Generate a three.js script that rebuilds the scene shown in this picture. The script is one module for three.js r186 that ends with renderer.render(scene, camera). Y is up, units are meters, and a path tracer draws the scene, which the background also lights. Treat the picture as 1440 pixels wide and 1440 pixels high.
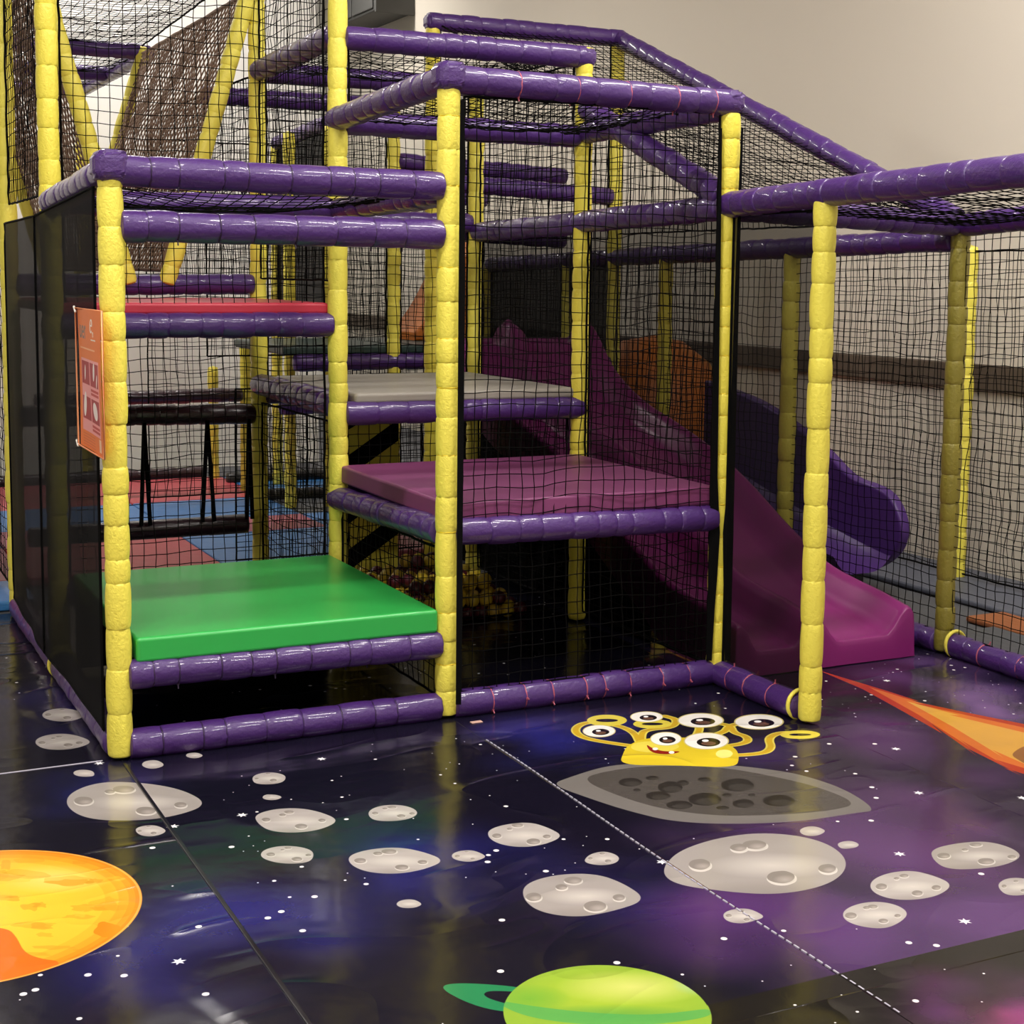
import * as THREE from 'three';
import { RoundedBoxGeometry } from 'three/addons/geometries/RoundedBoxGeometry.js';
import { mergeGeometries } from 'three/addons/utils/BufferGeometryUtils.js';
import { RectAreaLightUniformsLib } from 'three/addons/lights/RectAreaLightUniformsLib.js';

// ---------------------------------------------------------------- camera, light, exposure
const scene = new THREE.Scene();
const renderer = new THREE.WebGLRenderer({ antialias: true });
renderer.toneMapping = THREE.LinearToneMapping;
renderer.toneMappingExposure = 3.6;
renderer.shadowMap.enabled = true;
const FOCAL = 2122.965, YAW = 0.454, PITCH = 0.108, ROLL = 0.010, CENTRE_Y = 616.84;
const camera = new THREE.PerspectiveCamera(2 * Math.atan(720 / FOCAL) * 180 / Math.PI, 1, 0.05, 60);
camera.position.set(-0.989, 1.629, 5.001);
const forward = new THREE.Vector3(Math.sin(YAW) * Math.cos(PITCH), -Math.sin(PITCH), -Math.cos(YAW) * Math.cos(PITCH));
camera.lookAt(camera.position.clone().add(forward));
camera.rotateZ(ROLL);
camera.setViewOffset(1440, 1440, 0, 720 - CENTRE_Y, 1440, 1440);
camera.updateMatrixWorld(true);
RectAreaLightUniformsLib.init();

const CEILING = 5.2;
const LIGHT = { color: 0xfff9f2, intensity: 26, glow: 6 };
const BATTENS = [];                                   // centres of the ceiling battens: x, z
for (const z of [1.6, 4.6]) for (const x of [-3.2, -0.4, 2.4]) BATTENS.push([x, z]);
BATTENS.push([3.5, 0.4], [-1.4, -6.0], [1.2, -6.0], [3.2, -9.6]);  // extra battens, added to brighten the right wall and the back partition

// ---------------------------------------------------------------- helpers
function rng(seed) { let a = seed >>> 0; return () => { a |= 0; a = a + 0x6D2B79F5 | 0; let t = Math.imul(a ^ a >>> 15, 1 | a); t = t + Math.imul(t ^ t >>> 7, 61 | t) ^ t; return ((t ^ t >>> 14) >>> 0) / 4294967296; }; }
const taken = {};
function numbered(name) { const n = taken[name] = (taken[name] ?? -1) + 1; return n ? `${name}_${String(n).padStart(3, '0')}` : name; }
const V3 = (x, y, z) => new THREE.Vector3(x, y, z);
const BU = 1.19, BV = 1.185;                          // one bay of the frame, in metres
const gp = (u, v, h) => V3(u * BU, h, -v * BV);       // grid bay coordinates to a point
// a pixel of the photograph on the floor plane
const camRight = V3(), camUp = V3(), camBack = V3(); camera.matrixWorld.extractBasis(camRight, camUp, camBack);
function floorAt(px, py) {
  const d = camBack.clone().multiplyScalar(-1).addScaledVector(camRight, (px - 720) / FOCAL).addScaledVector(camUp, (CENTRE_Y - py) / FOCAL);
  const t = -camera.position.y / d.y;
  return [camera.position.x + d.x * t, camera.position.z + d.z * t];
}
function show(o) { o.traverse(m => { if (m.isMesh) { m.castShadow = true; m.receiveShadow = true; } }); return o; }
function part(name, geometry, material, parent, label) {
  const m = new THREE.Mesh(geometry, material); m.name = name; parent.add(m); m.castShadow = m.receiveShadow = true;
  if (label) m.userData.label = label; return m;
}
function tag(o, label, category, group) { o.userData.label = label; o.userData.category = category; if (group) o.userData.group = group; return o; }
function thing(name, label, category, group) { const o = new THREE.Group(); o.name = numbered(name); scene.add(o); return tag(o, label, category, group); }
function single(name, geometry, material, label, category, group) {
  const m = part(numbered(name), geometry, material, scene); return tag(m, label, category, group);
}
function structure(name, geometry, material, parent = scene) { const m = part(name, geometry, material, parent); m.userData.kind = 'structure'; return m; }
function box(x0, x1, y0, y1, z0, z1) { const g = new THREE.BoxGeometry(x1 - x0, y1 - y0, z1 - z0); g.translate((x0 + x1) / 2, (y0 + y1) / 2, (z0 + z1) / 2); return g; }
function rbox(x0, x1, y0, y1, z0, z1, r = 0.02, s = 3) { const g = new RoundedBoxGeometry(x1 - x0, y1 - y0, z1 - z0, s, r); g.translate((x0 + x1) / 2, (y0 + y1) / 2, (z0 + z1) / 2); return g; }
function smooth(t) { t = Math.min(1, Math.max(0, t)); return t * t * (3 - 2 * t); }

// value noise for textures and bumps
function noise2(seed) {
  const r = rng(seed), N = 256, tab = new Float32Array(N * N); for (let i = 0; i < N * N; i++) tab[i] = r();
  const at = (x, y) => tab[((y & 255) << 8) | (x & 255)];
  return (x, y) => { const xi = Math.floor(x), yi = Math.floor(y), fx = x - xi, fy = y - yi, sx = fx * fx * (3 - 2 * fx), sy = fy * fy * (3 - 2 * fy);
    const a = at(xi, yi), b = at(xi + 1, yi), c = at(xi, yi + 1), d = at(xi + 1, yi + 1); return (a + (b - a) * sx) * (1 - sy) + (c + (d - c) * sx) * sy; };
}
const N1 = noise2(11), N2 = noise2(29), N3 = noise2(47);
function grayTexture(size, f) {
  const d = new Uint8Array(size * size * 4);
  for (let y = 0; y < size; y++) for (let x = 0; x < size; x++) { const v = Math.max(0, Math.min(255, 255 * f(x / size, y / size))), i = (y * size + x) * 4; d[i] = d[i + 1] = d[i + 2] = v; d[i + 3] = 255; }
  const t = new THREE.DataTexture(d, size, size); t.wrapS = t.wrapT = THREE.RepeatWrapping; t.magFilter = THREE.LinearFilter; t.minFilter = THREE.LinearMipmapLinearFilter; t.generateMipmaps = true; t.needsUpdate = true; return t;
}

// ---------------------------------------------------------------- materials
const padBump = grayTexture(256, (x, y) => 0.6 * N1(x * 16, y * 16) + 0.4 * N2(x * 40, y * 40));
function vinyl(color, o = {}) {
  return new THREE.MeshPhysicalMaterial({ color, roughness: o.roughness ?? 0.42, clearcoat: o.coat ?? 0.35, clearcoatRoughness: o.coatRoughness ?? 0.16, bumpMap: padBump, bumpScale: o.bump ?? 0.0016 });
}
const M = {
  yellow: vinyl(0xf0e35a, { roughness: 0.5, coat: 0.12, coatRoughness: 0.35 }),
  yellowB: vinyl(0xeadb4e, { roughness: 0.5, coat: 0.12, coatRoughness: 0.35 }),
  yellowTie: vinyl(0xe6c81e, { roughness: 0.45, coat: 0, bump: 0 }),
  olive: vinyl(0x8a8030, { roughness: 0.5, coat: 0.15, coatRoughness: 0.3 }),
  purple: vinyl(0x44226a, { roughness: 0.48, coat: 0.5, coatRoughness: 0.07, bump: 0.0014 }),
  plum: vinyl(0x2c1020, { roughness: 0.35, coat: 0.5 }),
  tieDark: vinyl(0x2a123f, { roughness: 0.5, coat: 0, bump: 0 }),
  tieOrange: vinyl(0xb0566a, { roughness: 0.5, coat: 0, bump: 0 }),
  green: vinyl(0x2fad4e, { roughness: 0.36, coat: 0.3, coatRoughness: 0.24, bump: 0 }),
  mauve: vinyl(0x7d3a68, { roughness: 0.5, coat: 0.15, coatRoughness: 0.3, bump: 0 }),
  grey: vinyl(0x9c968c, { roughness: 0.55, coat: 0.1, bump: 0 }),
  red: vinyl(0xc22f45, { roughness: 0.45, coat: 0.2, bump: 0 }),
  matRed: vinyl(0xb4404c, { roughness: 0.5, coat: 0.2 }),
  matPink: vinyl(0x9c4a5e, { roughness: 0.5, coat: 0.2 }),
  matBlue: vinyl(0x2f74b8, { roughness: 0.45, coat: 0.25 }),
  matGrey: vinyl(0x4c5058, { roughness: 0.5, coat: 0.2 }),
  matSlate: vinyl(0x5b5f6c, { roughness: 0.6, coat: 0.1 }),
  matRust: vinyl(0x9a5a30, { roughness: 0.6, coat: 0.1 }),
  orange: vinyl(0xc46d1a, { roughness: 0.5, coat: 0.2 }),
  teal: vinyl(0x16302c, { roughness: 0.5, coat: 0.2 }),
  black: new THREE.MeshPhysicalMaterial({ color: 0x060607, roughness: 0.95, specularIntensity: 0.25 }),
  blackPad: vinyl(0x0d0b10, { roughness: 0.4, coat: 0.4 }),
  rope: new THREE.MeshPhysicalMaterial({ color: 0x060505, roughness: 0.9, specularIntensity: 0.25 }),
  brownRope: new THREE.MeshStandardMaterial({ color: 0x7d6350, roughness: 0.75 }),
  fineMesh: new THREE.MeshPhysicalMaterial({ color: 0x070708, roughness: 0.95, specularIntensity: 0.3, transparent: true, opacity: 0.93, side: THREE.DoubleSide }),
  looseMesh: new THREE.MeshPhysicalMaterial({ color: 0x060607, roughness: 0.95, specularIntensity: 0.3, transparent: true, opacity: 0.78, side: THREE.DoubleSide }),
  wall: new THREE.MeshStandardMaterial({ color: 0xdcd4c6, roughness: 0.9 }),
  wallGrey: new THREE.MeshStandardMaterial({ color: 0xecebe6, roughness: 0.9 }),
  ceiling: new THREE.MeshStandardMaterial({ color: 0xbdb8b0, roughness: 0.95 }),
  concrete: new THREE.MeshStandardMaterial({ color: 0x55565a, roughness: 0.8 }),
  board: new THREE.MeshStandardMaterial({ color: 0x5a4d40, roughness: 0.7 }),
  slide: new THREE.MeshPhysicalMaterial({ color: 0x83206b, roughness: 0.4, clearcoat: 0.1, clearcoatRoughness: 0.12, side: THREE.DoubleSide }),
  violetPlastic: new THREE.MeshPhysicalMaterial({ color: 0x472270, roughness: 0.5, clearcoat: 0.15, clearcoatRoughness: 0.22, side: THREE.DoubleSide }),
  unit: new THREE.MeshStandardMaterial({ color: 0x4a4a48, roughness: 0.6 }),
  unitPale: new THREE.MeshStandardMaterial({ color: 0xb8b6b0, roughness: 0.6 }),
  lampGlow: new THREE.MeshStandardMaterial({ color: 0xffffff, emissive: LIGHT.color, emissiveIntensity: LIGHT.glow }),
  lampBody: new THREE.MeshStandardMaterial({ color: 0xdddddd, roughness: 0.5 }),
};

// ---------------------------------------------------------------- the hall
const XL = -6, XR = 5.0, ZB = -12.5, ZF = 8;
structure('wall_right', box(XR, XR + 0.2, 0, CEILING, ZB, ZF), M.wall);
structure('wall_left', box(XL - 0.2, XL, 0, CEILING, ZB, ZF), M.wall);
structure('wall_far', box(XL - 0.2, XR + 0.2, 0, CEILING, ZB - 0.2, ZB), M.wallGrey);
structure('wall_front', box(XL - 0.2, XR + 0.2, 0, CEILING, ZF, ZF + 0.2), M.wall);
structure('wall_back', box(XL, 3.2, 0, CEILING, -7.6, -7.4), M.wallGrey);
structure('ceiling', box(XL - 0.2, XR + 0.2, CEILING, CEILING + 0.2, ZB - 0.2, ZF + 0.2), M.ceiling);
structure('trim_1', rbox(XR - 0.035, XR, 1.025, 1.165, ZB, ZF, 0.008), M.board);
const floor = structure('floor', box(XL - 0.2, XR + 0.2, -0.15, -0.004, ZB - 0.2, ZF + 0.2), M.concrete);

for (const [x, z] of BATTENS) {
  const lamp = thing('ceiling_light', 'long pale batten light out of view under the hall ceiling, some added for brightness', 'light', 'batten lights on the ceiling');
  lamp.position.set(x, CEILING, z);
  part('housing', rbox(-0.8, 0.8, -0.06, -0.001, -0.11, 0.11, 0.01), M.lampBody, lamp);
  part('diffuser', rbox(-0.78, 0.78, -0.085, -0.061, -0.09, 0.09, 0.01), M.lampGlow, lamp);
  const l = new THREE.RectAreaLight(LIGHT.color, LIGHT.intensity, 1.56, 0.18);
  l.position.set(0, -0.095, 0); l.rotation.x = -Math.PI / 2; lamp.add(l);
}

// ---------------------------------------------------------------- printed vinyl floor
const sheetBump = grayTexture(1024, (x, y) => {
  const wx = x * 8 + 1.5 * N1(x * 6, y * 6), wy = y * 8 + 0.8 * N2(x * 5 + 9, y * 5);
  const ridge = (f, g, ox, p) => Math.pow(1 - Math.abs(2 * N3(wx * f + ox, wy * g + ox) - 1), p) * smooth((N2(x * 7 + ox, y * 7) - 0.42) / 0.2);
  return Math.min(1, 0.2 * N1(wx, wy * 2.4) + 0.05 * N2(wx * 2.2 + 7, wy * 6) + 0.4 * ridge(0.55, 1.6, 3, 5) + 0.14 * ridge(1.1, 3.0, 8, 4) + 0.02 * N3(x * 90, y * 90));
});
sheetBump.repeat.set(0.42, 0.42);
function poly(c, pts, closed = true) {        // smooth curve through floor points
  const q = pts.map(p => floorAt(p[0], p[1])); c.beginPath();
  const n = q.length, mid = (a, b) => [(a[0] + b[0]) / 2, (a[1] + b[1]) / 2];
  if (closed) { let m = mid(q[n - 1], q[0]); c.moveTo(m[0], m[1]); for (let i = 0; i < n; i++) { m = mid(q[i], q[(i + 1) % n]); c.quadraticCurveTo(q[i][0], q[i][1], m[0], m[1]); } c.closePath(); }
  else { c.moveTo(q[0][0], q[0][1]); for (let i = 1; i < n - 1; i++) { const m = mid(q[i], q[i + 1]); c.quadraticCurveTo(q[i][0], q[i][1], m[0], m[1]); } c.lineTo(q[n - 1][0], q[n - 1][1]); }
}
function sharp(c, pts) { const q = pts.map(p => floorAt(p[0], p[1])); c.beginPath(); q.forEach((p, i) => i ? c.lineTo(p[0], p[1]) : c.moveTo(p[0], p[1])); c.closePath(); }
function oval(cx, cy, rx, ry, wob = 0, seed = 1, n = 14) { const r = rng(seed), o = []; for (let i = 0; i < n; i++) { const a = i / n * Math.PI * 2, k = 1 + wob * (r() - 0.5); o.push([cx + Math.cos(a) * rx * k * 1.03, cy + Math.sin(a) * ry * k * 1.03]); } return o; }
const fillOval = (c, col, cx, cy, rx, ry, wob, seed) => { poly(c, oval(cx, cy, rx, ry, wob, seed)); c.fillStyle = col; c.fill(); };
const ROCKS = [[180, 1127, 88, 27], [410, 1153, 52, 17], [405, 1202, 37, 12], [552, 1143, 35, 11], [549, 1210, 60, 18], [733, 1174, 49, 17], [658, 1204, 22, 8], [848, 1207, 23, 9], [811, 1259, 78, 29], [1068, 1215, 118, 42], [1043, 1288, 26, 10], [1372, 1203, 62, 19], [1275, 1246, 52, 20], [1229, 1286, 45, 17], [1430, 1247, 26, 12], [378, 1094, 24, 8], [381, 1121, 13, 4], [84, 1043, 36, 11], [88, 1005, 28, 9], [118, 1087, 15, 5], [211, 1168, 20, 8], [272, 1062, 11, 4], [213, 1075, 14, 6], [574, 1271, 16, 6], [1141, 1169, 17, 7], [1193, 1188, 15, 5]];
function star(c, x, z, r, points) { c.beginPath(); for (let i = 0; i < points * 2; i++) { const a = i * Math.PI / points, k = i % 2 ? r * 0.42 : r; c.lineTo(x + Math.cos(a) * k, z + Math.sin(a) * k); } c.closePath(); c.fillStyle = '#fff'; c.fill(); }
function cloud(c, px, py, radius, rgb, strength, seed) {   // printed nebula: many soft overlapping puffs
  const [x, z] = Array.isArray(px) ? px : floorAt(px, py), r = rng(seed);
  for (let i = 0; i < 26; i++) { const a = r() * 6.283, d = radius * Math.sqrt(r()) * 0.75, q = radius * (0.22 + 0.4 * r()), cx = x + Math.cos(a) * d, cz = z + Math.sin(a) * d;
    const g = c.createRadialGradient(cx, cz, 0, cx, cz, q); g.addColorStop(0, `rgba(${rgb},${strength * (0.3 + 0.7 * r())})`); g.addColorStop(1, `rgba(${rgb},0)`); c.fillStyle = g; c.fillRect(cx - q, cz - q, 2 * q, 2 * q); }
}
function puff(c, cx, cy, rx, ry, rgb, alpha) {          // soft printed patch, laid out as an ellipse in floor space
  const [x, z] = floorAt(cx, cy), [xa, za] = floorAt(cx + rx, cy), [xb, zb] = floorAt(cx, cy + ry);
  c.save(); c.transform(xa - x, za - z, xb - x, zb - z, x, z); const g = c.createRadialGradient(0, 0, 0, 0, 0, 1); g.addColorStop(0, `rgba(${rgb},${alpha})`); g.addColorStop(0.55, `rgba(${rgb},${alpha * 0.55})`); g.addColorStop(1, `rgba(${rgb},0)`); c.fillStyle = g; c.fillRect(-1, -1, 2, 2); c.restore();
}
function paintRock(c, [cx, cy, rx, ry], k) {
  const r = rng(300 + k), n = 9, out = []; const turn = r() * 0.5 - 0.2, point = r() < 0.65 ? 0 : Math.floor(r() * n);
  for (let i = 0; i < n; i++) { const a = i / n * Math.PI * 2 + turn * 0.6, q = (i === point ? 1.2 : 1.0) + 0.14 * (r() - 0.5); out.push([cx + Math.cos(a) * rx * q * 1.05, cy + Math.sin(a) * ry * q * 1.08]); }
  poly(c, out); c.fillStyle = rx > 60 ? '#9c9591' : '#aca5a1'; c.fill();
  c.save(); c.clip();
  puff(c, cx + rx * 0.1, cy + ry * 1.05, rx * 1.1, ry * 0.55, '128,120,116', 0.6); puff(c, cx - rx * 0.2, cy - ry * 1.0, rx * 0.9, ry * 0.5, '140,132,128', 0.45); puff(c, cx + rx * 0.15, cy + ry * 0.05, rx * 0.8, ry * 0.45, '206,198,192', 0.75);
  if (rx > 18) for (const [ax, ay, s] of [[-0.72, 0.05, 0.15], [0.3, 0.5, 0.17], [0.78, 0.1, 0.12], [-0.05, -0.72, 0.15], [-0.28, -0.5, 0.09]]) {
    if (rx < 30 && s < 0.15) continue; const x = cx + rx * (ax + 0.12 * (r() - 0.5)), y = cy + ry * (ay + 0.2 * (r() - 0.5)), q = s * (0.75 + 0.5 * r()), e = Math.max(0, Math.abs(ay) - 0.35);
    fillOval(c, '#cdc6c0', x + rx * 0.01, y + ry * 0.06, rx * q * 1.08, ry * q * (1.5 - e), 0.05, k); fillOval(c, '#857d78', x, y, rx * q, ry * q * (1.4 - e), 0.08, k + 3); puff(c, x + rx * q * 0.3, y + ry * q * 0.5, rx * q * 0.9, ry * q, '168,160,154', 0.9);
  }
  c.restore();
}
function paintFloor(c, front) {
  if (front) cloud(c, 600, 1440, 0.5, '40,40,110', 0.2, 21);
  else for (const [px, py, rad, col, s, k] of [[800, 1040, 0.42, '46,46,150', 0.3, 1], [620, 1215, 0.4, '40,40,130', 0.26, 2], [330, 1330, 0.45, '48,46,140', 0.26, 3], [100, 1000, 0.5, '44,36,120', 0.16, 4], [130, 1110, 0.3, '40,44,130', 0.16, 5], [860, 1240, 0.4, '40,38,110', 0.12, 17],
    [1250, 1130, 0.6, '92,52,104', 0.42, 6], [1190, 1330, 0.5, '88,50,110', 0.42, 7], [1400, 1200, 0.6, '92,52,104', 0.45, 8], [1330, 1040, 0.5, '84,50,98', 0.4, 9], [1320, 945, 0.4, '150,100,180', 0.22, 10], [1430, 985, 0.35, '170,120,200', 0.22, 11], [1120, 1190, 0.5, '80,50,96', 0.4, 18], [1300, 1290, 0.45, '92,56,112', 0.45, 19], [1050, 1050, 0.35, '66,46,96', 0.3, 12]]) cloud(c, px, py, rad, col, s, k);
  cloud(c, 1420, 1425, 0.26, '120,50,128', 0.3, 13); cloud(c, 1460, 1430, 0.18, '180,66,128', 0.3, 14); cloud(c, [0.2, 3.4], 0, 0.8, '44,44,140', 0.15, 15); cloud(c, [2.6, 3.6], 0, 0.8, '160,50,150', 0.2, 16);
  // stars
  const r = rng(77); for (let i = 0; i < 2200; i++) { const x = -2.6 + r() * 7, z = -2.6 + r() * 6.6, clump = N1(x * 1.7 + 40, z * 1.7 + 40); if (clump < 0.4) continue; const q = 0.0022 + 0.0056 * r() ** 3; c.beginPath(); c.arc(x, z, q, 0, 7); c.fillStyle = '#f4f0ee'; c.fill(); }
  for (const [x, y] of [[243, 1162], [452, 1067], [140, 1073], [340, 1146], [252, 1352], [932, 1212], [1265, 1201], [1292, 1115], [1357, 1296], [1438, 1122], [1260, 1053], [1247, 957]]) { const [a, b] = floorAt(x, y); star(c, a, b, 0.019, 6); }
  for (const [x, y] of [[290, 1398], [50, 1392], [124, 1371], [175, 1372], [33, 1398], [98, 1347], [706, 1294], [1019, 1320], [868, 1354], [704, 1366], [698, 1196], [686, 1212], [768, 1225], [215, 1192], [325, 1191], [442, 1261], [376, 1291], [280, 1303], [395, 1282], [425, 1309], [1278, 1326], [1317, 1330], [1380, 1229], [1373, 1208], [1226, 1107], [1232, 1122], [1225, 1154], [1166, 1046], [1230, 1046], [1118, 1064]]) { const [a, b] = floorAt(x, y); c.beginPath(); c.arc(a, b, 0.0085, 0, 7); c.fillStyle = '#f6f2ee'; c.fill(); }
  // comet
  sharp(c, [[1150, 942], [1213, 961], [1246, 971], [1293, 986], [1275, 984], [1360, 1002], [1440, 1018], [1560, 1040], [1600, 1120], [1470, 1098], [1410, 1079], [1440, 1092], [1360, 1052], [1378, 1066], [1310, 1018], [1326, 1032], [1262, 996], [1213, 969]]); c.fillStyle = '#a8361c'; c.fill();
  sharp(c, [[1222, 966], [1300, 990], [1285, 989], [1370, 1008], [1440, 1023], [1560, 1050], [1600, 1112], [1450, 1083], [1400, 1068], [1420, 1080], [1350, 1040], [1366, 1052], [1290, 1004]]); c.fillStyle = '#c9682a'; c.fill();
  sharp(c, [[1275, 986], [1350, 1006], [1335, 1005], [1440, 1030], [1560, 1060], [1560, 1098], [1440, 1074], [1395, 1054], [1412, 1066], [1340, 1022]]); c.fillStyle = '#cf9a42'; c.fill();
  fillOval(c, '#8a5a30', 1475, 1062, 48, 17, 0.15, 4);
  // rocks
  ROCKS.forEach((k, i) => paintRock(c, k, i));
  // orange planet (a circle on the floor)
  const [ox, oz, or] = [-0.598, 1.085, 0.425];
  c.save(); c.beginPath(); c.arc(ox, oz, or, 0, 7); c.clip(); c.fillStyle = '#d9801e'; c.fillRect(ox - 1, oz - 1, 2, 2); for (const [q, col] of [[0.96, '#dc8c22'], [0.92, '#dd9a28'], [0.86, '#dda82e'], [0.78, '#deb334']]) { c.beginPath(); c.arc(ox, oz, or * q, 0, 7); c.fillStyle = col; c.fill(); }
  puff(c, -10, 1272, 180, 80, '226,200,56', 0.7); puff(c, 75, 1236, 80, 22, '228,214,130', 0.75);
  { const pr = rng(808); for (let i = 0; i < 46; i++) { const x = -40 + pr() * 225, y = 1200 + pr() * 165; c.globalAlpha = 0.28 + 0.25 * pr(); fillOval(c, pr() < 0.6 ? '#c98a22' : '#e9b83a', x, y, 8 + 26 * pr(), 2 + 5 * pr(), 0.9, 600 + i); } c.globalAlpha = 1; }
  poly(c, [[-60, 1302], [10, 1304], [24, 1318], [34, 1340], [60, 1349], [90, 1352], [60, 1380], [-60, 1400]]); c.fillStyle = '#d9691c'; c.fill();
  fillOval(c, '#d8811c', 150, 1307, 17, 10, 0.5, 41);
  c.restore(); c.beginPath(); c.arc(ox, oz, or - 0.004, 0, 7); c.lineWidth = 0.006; c.strokeStyle = '#e9a24a'; c.stroke();
  // green ringed planet
  const [gx, gz, gr] = [0.617, 2.222, 0.231];
  poly(c, [[616, 1388], [640, 1382], [700, 1385], [740, 1390], [740, 1396], [690, 1393], [678, 1398], [690, 1406], [730, 1416], [740, 1426], [690, 1421], [650, 1408]]); c.fillStyle = '#237a4c'; c.fill();
  c.save(); c.beginPath(); c.arc(gx, gz, gr, 0, 7); c.clip(); c.fillStyle = '#86a636'; c.fillRect(gx - 1, gz - 1, 2, 2);
  puff(c, 850, 1400, 150, 52, '160,182,54', 0.8); puff(c, 890, 1388, 110, 26, '206,204,120', 0.8); puff(c, 745, 1405, 60, 22, '104,160,52', 0.8); puff(c, 985, 1385, 40, 16, '150,190,200', 0.5); puff(c, 860, 1428, 130, 16, '70,140,62', 0.6);
  poly(c, [[690, 1405], [740, 1414], [820, 1424], [900, 1428], [960, 1424], [1000, 1418], [1000, 1432], [900, 1444], [800, 1440], [730, 1428]]); c.fillStyle = '#4c9a50'; c.globalAlpha = 0.75; c.fill(); c.globalAlpha = 1; c.restore();
  // crater dish
  poly(c, [[774, 1103], [800, 1093], [850, 1077], [900, 1073], [1000, 1073], [1085, 1082], [1130, 1090], [1190, 1110], [1234, 1140], [1205, 1143], [1110, 1158], [960, 1159], [880, 1140], [820, 1120]]); c.fillStyle = '#716c69'; c.fill();
  poly(c, [[815, 1096], [850, 1084], [920, 1076], [1010, 1078], [1080, 1090], [1150, 1106], [1208, 1130], [1170, 1140], [1100, 1146], [1010, 1148], [930, 1138], [870, 1120]]); c.fillStyle = '#4c4744'; c.fill();
  for (const [x, y, a, b] of [[886, 1100, 16, 6], [942, 1107, 17, 8], [1037, 1104, 23, 9], [991, 1124, 23, 9], [925, 1119, 17, 6], [955, 1132, 18, 6], [1045, 1130, 15, 6], [1095, 1126, 22, 8], [917, 1094, 9, 3], [990, 1096, 9, 3], [1022, 1118, 7, 2.5], [895, 1111, 5, 2], [960, 1101, 8, 4], [1016, 1136, 9, 2.5], [1057, 1118, 5, 2]]) { fillOval(c, '#2b2725', x, y, a, b, 0.1, 5); fillOval(c, '#3a3633', x + a * 0.2, y + b * 0.35, a * 0.75, b * 0.55, 0.1, 6); }
  // yellow alien
  const line = (pts, w, col) => { poly(c, pts, false); c.lineWidth = w; c.lineCap = 'round'; c.strokeStyle = col; c.stroke(); };
  const stalks = [[[905, 1051], [850, 1044], [814, 1036], [806, 1024], [826, 1014], [870, 1020], [892, 1030], [899, 1044]], [[902, 1042], [900, 1030], [915, 1025], [945, 1023], [953, 1012], [935, 1007]], [[975, 1040], [985, 1026], [980, 1019], [990, 1014]], [[1020, 1049], [1050, 1046], [1052, 1036], [1030, 1030], [1028, 1020], [1000, 1016]], [[1005, 1033], [1020, 1029], [1024, 1020], [1060, 1014]], [[1030, 1062], [1070, 1061], [1086, 1052], [1079, 1038], [1095, 1030], [1125, 1030]]];
  for (const s of stalks) line(s, 0.034, '#dccb58'); for (const s of stalks) line(s, 0.021, '#cba628');
  for (const [x, y, a, b] of [[853, 1013, 28, 8], [917, 1018, 27, 6.5], [1125, 1033, 28, 6]]) { fillOval(c, '#dcca48', x, y, a, b, 0, 1); fillOval(c, '#15121c', x, y, a * 0.55, b * 0.28, 0, 1); }
  poly(c, [[870, 1076], [876, 1058], [882, 1048], [905, 1038], [950, 1036], [1000, 1040], [1034, 1050], [1040, 1066], [1034, 1080], [950, 1076]]); c.fillStyle = '#dcc22c'; c.fill();
  fillOval(c, '#e6d452', 920, 1050, 34, 8, 0.1, 3); fillOval(c, '#f7ec86', 1018, 1060, 12, 6, 0.1, 3);
  for (const [x, y, a, b] of [[842, 1028, 22, 8], [909, 1008, 22, 7], [985, 1013, 31, 9.5], [1067, 1015, 33, 10], [936, 1039, 21, 9], [993, 1042, 30, 11]]) { fillOval(c, '#cfc07a', x, y, a * 1.06, b * 1.1, 0, 1); fillOval(c, '#f7f3ee', x, y, a, b, 0, 1); fillOval(c, '#1a1416', x + a * 0.1, y + b * 0.15, a * 0.55, b * 0.55, 0, 1); fillOval(c, '#6a4a3c', x + a * 0.1, y + b * 0.3, a * 0.35, b * 0.25, 0, 1); fillOval(c, '#ffffff', x - a * 0.05, y - b * 0.05, a * 0.16, b * 0.16, 0, 1); }
  poly(c, [[908, 1046], [916, 1052], [934, 1057], [960, 1056], [944, 1061], [922, 1060], [912, 1055]]); c.fillStyle = '#8e2318'; c.fill(); fillOval(c, '#f4f0ea', 921, 1053, 4, 2, 0, 1); fillOval(c, '#f4f0ea', 944, 1058, 4, 2, 0, 1);
}
function vinylSheet(x0, x1, z0, z1, ppm, y, base) {
  const w = Math.round((x1 - x0) * ppm), h = Math.round((z1 - z0) * ppm), cv = document.createElement('canvas'); cv.width = w; cv.height = h;
  const c = cv.getContext('2d'); c.fillStyle = base; c.fillRect(0, 0, w, h); c.setTransform(ppm, 0, 0, ppm, -x0 * ppm, -z0 * ppm); paintFloor(c, z0 > 2);
  const t = new THREE.CanvasTexture(cv); t.colorSpace = THREE.SRGBColorSpace; t.anisotropy = 8;
  const b = sheetBump.clone(); b.repeat.set((x1 - x0) * 0.42, (z1 - z0) * 0.42); b.offset.set(x0 * 0.42, -z1 * 0.42); b.needsUpdate = true;
  const mat = new THREE.MeshPhysicalMaterial({ map: t, roughness: 0.16, bumpMap: b, bumpScale: 0.01, specularIntensity: 0.8 });
  const g = new THREE.BoxGeometry(x1 - x0 - 0.003, 0.0035, z1 - z0 - 0.003); g.translate((x0 + x1) / 2, y - 0.00175, (z0 + z1) / 2);
  return part('vinyl_sheet', g, mat, floor, 'space-print vinyl sheet with stars');
}
const NIGHT = '#12101e';
vinylSheet(-1.2, 0, 0, 2.3, 780, 0, NIGHT); vinylSheet(0, 1.2, 0, 2.3, 800, 0, NIGHT); vinylSheet(1.2, 3.57, 0, 2.3, 800, 0, NIGHT);
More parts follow.
